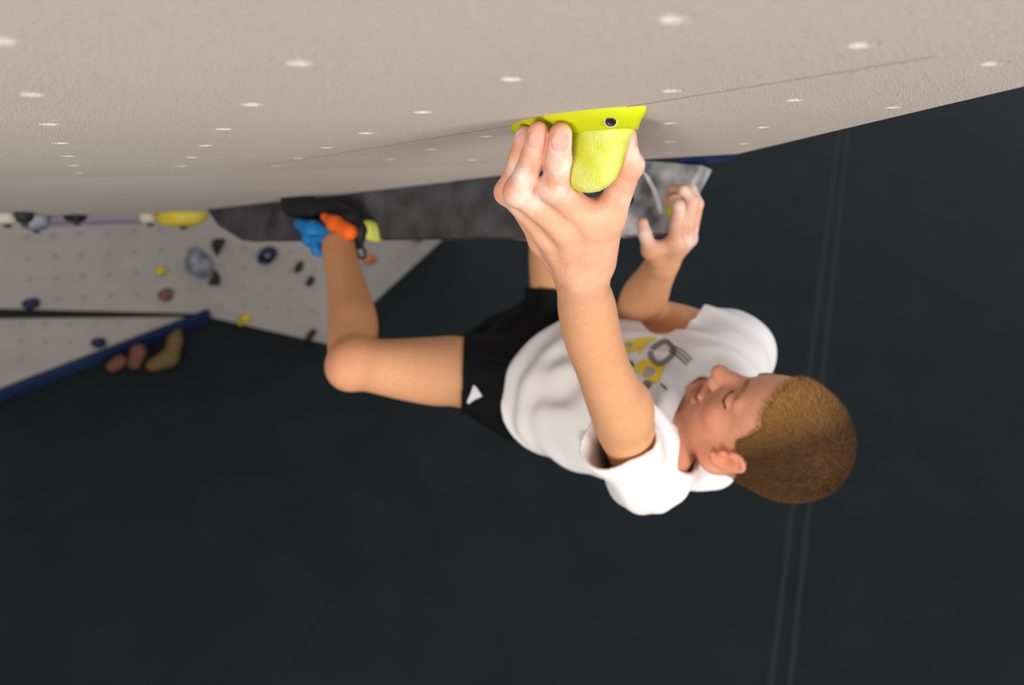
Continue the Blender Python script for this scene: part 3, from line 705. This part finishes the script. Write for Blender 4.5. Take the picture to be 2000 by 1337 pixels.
def shirt_post(f, ax):
    X, Y, Z = np.meshgrid(*ax, indexing='ij', sparse=True)
    near = np.abs(f) < .03
    I = np.nonzero(near); p = np.stack([ax[0][I[0]], ax[1][I[1]], ax[2][I[2]]], 1).astype(float)
    t = (p - PEL) @ AX; l = (p - PEL) @ LR; c = (p - PEL) @ CH
    # folds: diagonal creases radiating from the armpits, rumples near the hem
    w = .0085 * np.sin(70 * l + 38 * t + 2.2 * vnoise(p, 16, 3)) * vnoise(p, 14, 4) + .0045 * vnoise(p, 55, 6)
    w += .0045 * np.sin(95 * t + 5 * vnoise(p, 12, 9)) * np.exp(-((t - .12) / .08) ** 2)
    dA = np.linalg.norm(p - (SM + CH * .06 + LR * .03), axis=1); w += .006 * np.sin(130 * l + 50 * c) * np.exp(-((t - .33) / .07) ** 2)
    v = p - SHL; rS = np.linalg.norm(v, axis=1); th = np.arctan2(v @ AX, -(v @ LR))
    w += .0035 * np.sin(8 * th + 2.5 * vnoise(p, 18, 12)) * np.exp(-((rS - .13) / .055) ** 2)
    v = p - NB; rN = np.linalg.norm(v, axis=1); th = np.arctan2(v @ CH, v @ LR); w += .0040 * np.sin(11 * th + 2 * vnoise(p, 20, 14)) * np.exp(-((rN - .13) / .04) ** 2)
    d = f[I] + w.astype(np.float32)
    shell = np.maximum(d, -(d + .0075))
    # openings
    clip = np.maximum.reduce([(p - hemP) @ hemd - .012 * np.sin(14 * l) - .02 * np.clip(c, -.1, .1) / .1,
                              np.where(np.linalg.norm(p - sleL, axis=1) < .13, (p - sleL) @ dL, -1), np.where(np.linalg.norm(p - sleR, axis=1) < .11, (p - sleR) @ dR, -1)])
    q = p - NB; al = q @ neckdir; rad = np.linalg.norm(q - al[:, None] * neckdir, axis=1)
    nk = np.where(al > -.06, np.where((q @ CH) < 0, .052, .052 + .9 * np.clip(q @ CH - .01, 0, .055) * np.clip(1 + (q @ LR) / .05, .35, 1)) - rad + .15 * np.clip(al, -.06, .1), -1)
    d = np.maximum(shell, np.maximum(clip, nk)).astype(np.float32)
    f = np.full_like(f, 1.) * np.where(f < 0, 1, 1); f[I] = d; return f
V, Q = build_sdf(sh, .0026, .02, shirt_post)
SV, SQ = V, Q
shirt = mesh_obj('t_shirt', V, Q, M_shirt, person); shirt['label'] = 'white cotton t-shirt with yellow and grey print'
# ------------------------------------------------------------------ shorts
st = Sdf(); a_ = tl
st.cap(a_(-.12), a_(.34), .158, .152, .05, (CH, .72))
st.cap(a_(-.05, -.01, 0), a_(-.16, -.03, 0), .125, .115, .05)
hipL, hipR = legL[0][0], P(1087, 690, 1.72)
hemL = P(906, 727, 1.54); hemR = P(1100, 560, 1.67)
st.chain([(hipL, .098), N(955, 737, 1.565, 84), N(880, 726, 1.53, 77)], .035)
st.chain([(hipR, .098), N(1098, 610, 1.69, 78), N(1098, 520, 1.65, 72)], .035)
st.cap(hipL + GY * .03, P(985, 775, 1.57), .07, .06, .03)
dHL = nrm(np.cross(RAY(906, 650), RAY(899, 797))); dHL = dHL * -np.sign(dHL[0]); hemL = P(905, 680, 1.54); dHR = nrm(np.array([0, -1., -.12]))
def shorts_post(f, ax):
    I = np.nonzero(np.abs(f) < .03); p = np.stack([ax[0][I[0]], ax[1][I[1]], ax[2][I[2]]], 1).astype(float)
    w = .004 * vnoise(p, 45, 8) + .0035 * np.sin(90 * (p - PEL) @ AX + 4 * vnoise(p, 14, 3))
    d = f[I] + w.astype(np.float32); shell = np.maximum(d, -(d + .006))
    clip = np.maximum.reduce([np.where(p[:, 0] < -.03, (p - hemL) @ dHL, -1), np.where(p[:, 1] < -.05, (p - hemR) @ dHR, -1), (p - a_(.38)) @ AX])
    f = np.full_like(f, 1.); f[I] = np.maximum(shell, clip); return f
V, Q = build_sdf(st, .0036, .02, shorts_post)
shorts = mesh_obj('shorts', V, Q, M_short, person); shorts['label'] = 'black sports shorts'

# prints follow the cloth
def bvh_of(V, Q): return BVHTree.FromPolygons(V.tolist(), Q.tolist())
def drape(name, poly, tree, mt, parent, off=.0026, cuts=4, fallback=1.3):
    bm = bmesh.new(); f = bm.faces.new([bm.verts.new((x, y, 0)) for x, y in poly]); bmesh.ops.triangulate(bm, faces=[f])
    for _ in range(cuts): bmesh.ops.subdivide_edges(bm, edges=[e for e in bm.edges if e.calc_length() > 3.5], cuts=1, use_grid_fill=False); bmesh.ops.triangulate(bm, faces=bm.faces[:])
    bm.verts.index_update(); V = []
    for v in bm.verts:
        d = nrm(RAY(v.co.x, v.co.y)); h = tree.ray_cast(Vector((0, 0, 0)), Vector(d)); V.append(d * (h[3] - off) if h[0] is not None else None)
    Fc = [[v.index for v in q.verts] for q in bm.faces if all(V[v.index] is not None for v in q.verts)]
    Fc = [q for q in Fc if max(np.linalg.norm(V[q[i]] - V[q[i - 1]]) for i in range(len(q))) < .05]
    V = [np.array([0, 0, 1.]) if v is None else v for v in V]; bm.free()
    if Fc:
        V, Q = np.array(V), np.array(Fc); V, Q = compact(V, Q); return mesh_obj(name, V, Q, mt, parent)
def drape_line(name, pts, w, tree, mt, parent, off=.0055, closed=False):
    pts = np.array(pts + ([pts[0]] if closed else []), float); D = []
    for a, b in zip(pts[:-1], pts[1:]):
        n = max(2, int(np.linalg.norm(b - a) / 2.5)); D += [a + (b - a) * i / n for i in range(n)]
    D.append(pts[-1]); D = np.array(D); V = []; ok = []
    for i in range(len(D)):
        d = D[min(i + 1, len(D) - 1)] - D[max(i - 1, 0)]
        if closed and i in (0, len(D) - 1): d = D[1] - D[-2]
        d = d / (np.linalg.norm(d) + 1e-9); q = np.array([-d[1], d[0]]) * w
        for s_ in (1, -1):
            r = nrm(RAY(*(D[i] + q * s_))); h = tree.ray_cast(Vector((0, 0, 0)), Vector(r)); V.append(r * ((h[3] if h[0] is not None else 9) - off))
    V = np.array(V); Fc = [[2 * i, 2 * i + 1, 2 * i + 3, 2 * i + 2] for i in range(len(D) - 1)]
    Fc = [q for q in Fc if V[q][:, 2].max() < 5 and V[q][:, 2].max() - V[q][:, 2].min() < .03]
    if Fc: V, Q = compact(V, np.array(Fc)); return mesh_obj(name, V, Q, mt, parent)
tr = bvh_of(SV, SQ)
def circ(cx, cy, rx, ry, ang=0, n=22):
    q = math.radians(ang); return [(cx + rx * math.cos(t) * math.cos(q) - ry * math.sin(t) * math.sin(q), cy + rx * math.cos(t) * math.sin(q) + ry * math.sin(t) * math.cos(q)) for t in np.linspace(0, 2 * math.pi, n, endpoint=False)]
drape('yellow_print', [(1206, 668), (1226, 663), (1262, 658), (1284, 656), (1276, 664), (1262, 668), (1257, 678), (1250, 693), (1245, 684), (1228, 686), (1205, 690)], tr, M_yprint, shirt)
drape('yellow_print', [(1240, 712), (1254, 702), (1268, 700), (1276, 708), (1290, 712), (1298, 708), (1296, 722), (1290, 738), (1284, 747), (1270, 743), (1256, 732), (1238, 722)], tr, M_yprint, shirt)
drape('grey_dot_print', circ(1268, 725, 12, 10, -20), tr, M_gprint, shirt, .0034)
drape('grey_dot_print', circ(1228, 672, 9, 5), tr, M_gprint, shirt, .0034)
drape('grey_disc_print', [(1252, 748), (1262, 741), (1274, 745), (1270, 755), (1261, 761), (1253, 757), (1246, 750)], tr, mat('mid_grey_ink', srgb(128, 114, 108), .85), shirt)
cx, cy = 1293, 687
def rr(rx, ry, ang=-38):
    q = math.radians(ang); out = []
    for t in np.linspace(0, 2 * math.pi, 36, endpoint=False):
        c, s_ = math.cos(t), math.sin(t); x, y = rx * np.sign(c) * abs(c) ** .7, ry * np.sign(s_) * abs(s_) ** .7
        out.append((cx + x * math.cos(q) - y * math.sin(q), cy + x * math.sin(q) + y * math.cos(q)))
    return out
for rx, ry in ((26, 21), (22.5, 17.5), (19, 14)): drape_line('line_figure_print', rr(rx, ry), 1.0, tr, M_kprint, shirt, closed=True)
for k in (-1, 0, 1): drape_line('line_figure_print', [(1310 - 4 * k, 678 + 5 * k), (1330 - 4.5 * k, 690 + 5.5 * k), (1347 - 5 * k, 706 + 4.5 * k)], 1.1, tr, M_kprint, shirt)
for k in (-1, 0, 1): drape_line('line_mark_print', [(1219 + 1.5 * k, 704 + 4 * k), (1238 + 1 * k, 710 + 3.5 * k)], 1.3, tr, M_kprint, shirt)
drape_line('line_mark_print', [(1290, 748), (1303, 759)], 1.5, tr, M_kprint, shirt)
tr2 = bvh_of(V, Q) if False else BVHTree.FromPolygons(((np.array([v.co for v in shorts.data.vertices]) + np.array(person.location) - CAM) @ R).tolist(), [list(p.vertices) for p in shorts.data.polygons])
o = drape('triangle_logo', [(925, 751), (930, 755), (942, 773), (926, 780), (915, 788), (912, 784), (919, 768)], tr2, M_wprint, shorts, .003)

# ------------------------------------------------------------------ hair
hs = Sdf(); hs.ell(hp_(.000, 0, .035), I3, (.0905, .0795, .0935), .02); hs.ell(hp_(.045, 0, .040), I3, (.049, .063, .046), .02)
hs.cap(hp_(-.022, 0, .0), hp_(-.026, 0, -.05), .052, .036, .02)
HLf = [-.12, -.09, -.05, -.020, -.008, .016, .026, .032, .038, .054, .075, .10]
HLu = [-.085, -.085, -.080, -.070, .010, -.012, -.004, .030, .050, .052, .068, .072]
def hair_edge(q): return q[:, 2] - np.interp(q[:, 0], HLf, HLu)
def hair_post(f, ax):
    I = np.nonzero(np.abs(f) < .02); p = np.stack([ax[0][I[0]], ax[1][I[1]], ax[2][I[2]]], 1).astype(float); q = (p - HC) @ HA.T
    e = hair_edge(q); d = f[I] + np.clip(.006 - e * .35, 0, .01).astype(np.float32)
    d = np.maximum(d, -e.astype(np.float32)); f = np.where(f < 0, f, 1.).astype(np.float32); f[I] = d; return f
V, Q = build_sdf(hs, .0026, .012, hair_post)
q = (V - HC) @ HA.T
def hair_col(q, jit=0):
    c = np.tile(np.array(srgb(84, 57, 34)), (len(q), 1)); w = np.clip((q[:, 0] - .0) / .06, 0, 1)[:, None]; c = c * (1 - w) + np.array(srgb(168, 124, 72)) * w  # golden light on the front and darker back are put into the colour
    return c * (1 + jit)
# keep only outer skin of the cap
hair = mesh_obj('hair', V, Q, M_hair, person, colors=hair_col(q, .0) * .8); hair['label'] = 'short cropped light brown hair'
# strands
tri = V[Q[:, :3]]; nrmq = np.cross(tri[:, 1] - tri[:, 0], tri[:, 2] - tri[:, 0]); ar = np.linalg.norm(nrmq, axis=1); nrmq /= ar[:, None] + 1e-12
cc = tri.mean(1); outw = ((cc - hp_(-.01, 0, .02)) * nrmq).sum(1) > .04
pr = np.where(outw, ar, 0); pr /= pr.sum(); ns = 34000
pick = rng.choice(len(Q), ns, p=pr); w = rng.dirichlet((1, 1, 1), ns)[:, :, None]; base = (tri[pick] * w).sum(1); nn_ = nrmq[pick]
qb = (base - HC) @ HA.T; top = np.clip((qb[:, 2] - .0) / .08, 0, 1)
lay = -hu * .25 + hf[None, :] * (.55 * top)[:, None] + hf * -.15 * (1 - top)[:, None] - hu * (.55 * (1 - top))[:, None]
dr = nn_ * (.55 + .25 * top)[:, None] + lay + rng.normal(0, .16, (ns, 3)); dr /= np.linalg.norm(dr, axis=1)[:, None]
ln = (.0045 + .0050 * top) * rng.uniform(.6, 1.15, ns); sdv = np.cross(dr, nn_ + rng.normal(0, .3, (ns, 3))); sdv /= np.linalg.norm(sdv, axis=1)[:, None]
hw = .00032
SVv = np.empty((ns * 3, 3)); b0 = base - nn_ * .001
SVv[0::3] = b0 + sdv * hw; SVv[1::3] = b0 - sdv * hw; SVv[2::3] = b0 + dr * (ln + .001)[:, None]
jit = np.repeat(rng.normal(0, .22, ns), 3)[:, None]; jit[2::3] += .12
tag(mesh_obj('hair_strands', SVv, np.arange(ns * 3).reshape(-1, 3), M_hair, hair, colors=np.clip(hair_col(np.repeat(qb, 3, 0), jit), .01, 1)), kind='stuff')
# brows and lashes
BT = BVHTree.FromPolygons(BV.tolist(), BQ.tolist())
def face_strip(name, pts, w, mt):
    s = Sdf(); pp = []
    for a in pts:
        o_ = hp_(.2, a[1] * 1.9, a[2]); d_ = nrm(hp_(.06, a[1], a[2]) - o_); h = BT.ray_cast(Vector(o_), Vector(d_)); pp.append(np.array(h[0]) if h[0] is not None else hp_(*a))
    for (a, b) in zip(pp[:-1], pp[1:]): s.cap(a, b, w, w, .002)
    V, Q = build_sdf(s, .0011, .004); return mesh_obj(name, V, Q, mt, person)
M_brow = mat('light_brown_brow', srgb(150, 100, 66), .8)
for sg in (1, -1):
    face_strip('eyebrow', [(.0955, .012 * sg, .020), (.0945, .019 * sg, .023), (.0935, .027 * sg, .0255), (.09, .037 * sg, .0255), (.083, .047 * sg, .021)], .0032, M_brow)
    face_strip('eyelash', [(.0845, .019 * sg, -.0085), (.087, .025 * sg, -.0100), (.0895, .032 * sg, -.0105), (.087, .040 * sg, -.0100), (.0830, .047 * sg, -.0075)], .0019, M_lash)

# ------------------------------------------------------------------ shoe on the near foot
shoe = empty('climbing_shoe', P(650, 450, 1.72)); shoe.parent = person; shoe.location = Vector(T(P(650, 450, 1.72))) - person.location
shoe['label'] = 'black, orange and blue climbing shoe'
def spart(name, segs, mt, k=.012, res=.0026, lab=None):
    s = Sdf()
    for a, b in segs: s.cap(a[0], b[0], a[1], b[1], k)
    V, Q = build_sdf(s, res, .012); o = mesh_obj(name, V, Q, mt, shoe)
    if lab: o['label'] = lab
    return o
spart('rubber_sole', [(N(566, 397, 1.80, 14), N(600, 404, 1.78, 21)), (N(600, 404, 1.78, 21), N(645, 412, 1.745, 22)), (N(645, 412, 1.745, 22), N(688, 430, 1.70, 22)), (N(556, 390, 1.81, 8), N(560, 404, 1.80, 11)), (N(565, 412, 1.79, 10), N(610, 420, 1.755, 13))], M_rubber, lab='black rubber sole')
spart('heel_rand', [(N(688, 430, 1.69, 22), N(702, 450, 1.68, 14)), (N(702, 450, 1.68, 14), N(702, 478, 1.675, 8))], M_rubber)
spart('heel_patch', [(N(634, 423, 1.70, 8), N(655, 437, 1.68, 15)), (N(655, 437, 1.68, 15), N(682, 453, 1.655, 16))], M_orange, lab='orange heel panel')
spart('upper', [(N(585, 437, 1.74, 11), N(612, 450, 1.71, 19)), (N(612, 450, 1.71, 19), N(646, 458, 1.69, 14))], M_blue, lab='blue upper')
spart('strap', [(N(594, 440, 1.715, 10), N(604, 468, 1.70, 11)), (N(604, 468, 1.70, 11), N(640, 466, 1.68, 9))], M_blue)
spart('tongue', [(N(616, 470, 1.69, 13), N(618, 486, 1.685, 10)), (N(618, 486, 1.685, 10), N(630, 497, 1.68, 6))], M_blue)
lp = [P(705 + 8 * math.cos(t) * 1.0 + 3 * math.sin(t), 491 + 13 * math.sin(t), 1.675) for t in np.linspace(0, 6.283, 17)]
spart('pull_loop', [((a, .0028), (b, .0028)) for a, b in zip(lp[:-1], lp[1:])], M_cord, .002, .0016)
tr_ = [P(592, 437, 1.712), P(601, 449, 1.70), P(606, 462, 1.695)]
spart('strap_edge', [((a, .003), (b, .003)) for a, b in zip(tr_[:-1], tr_[1:])], M_cord, .002, .0016)
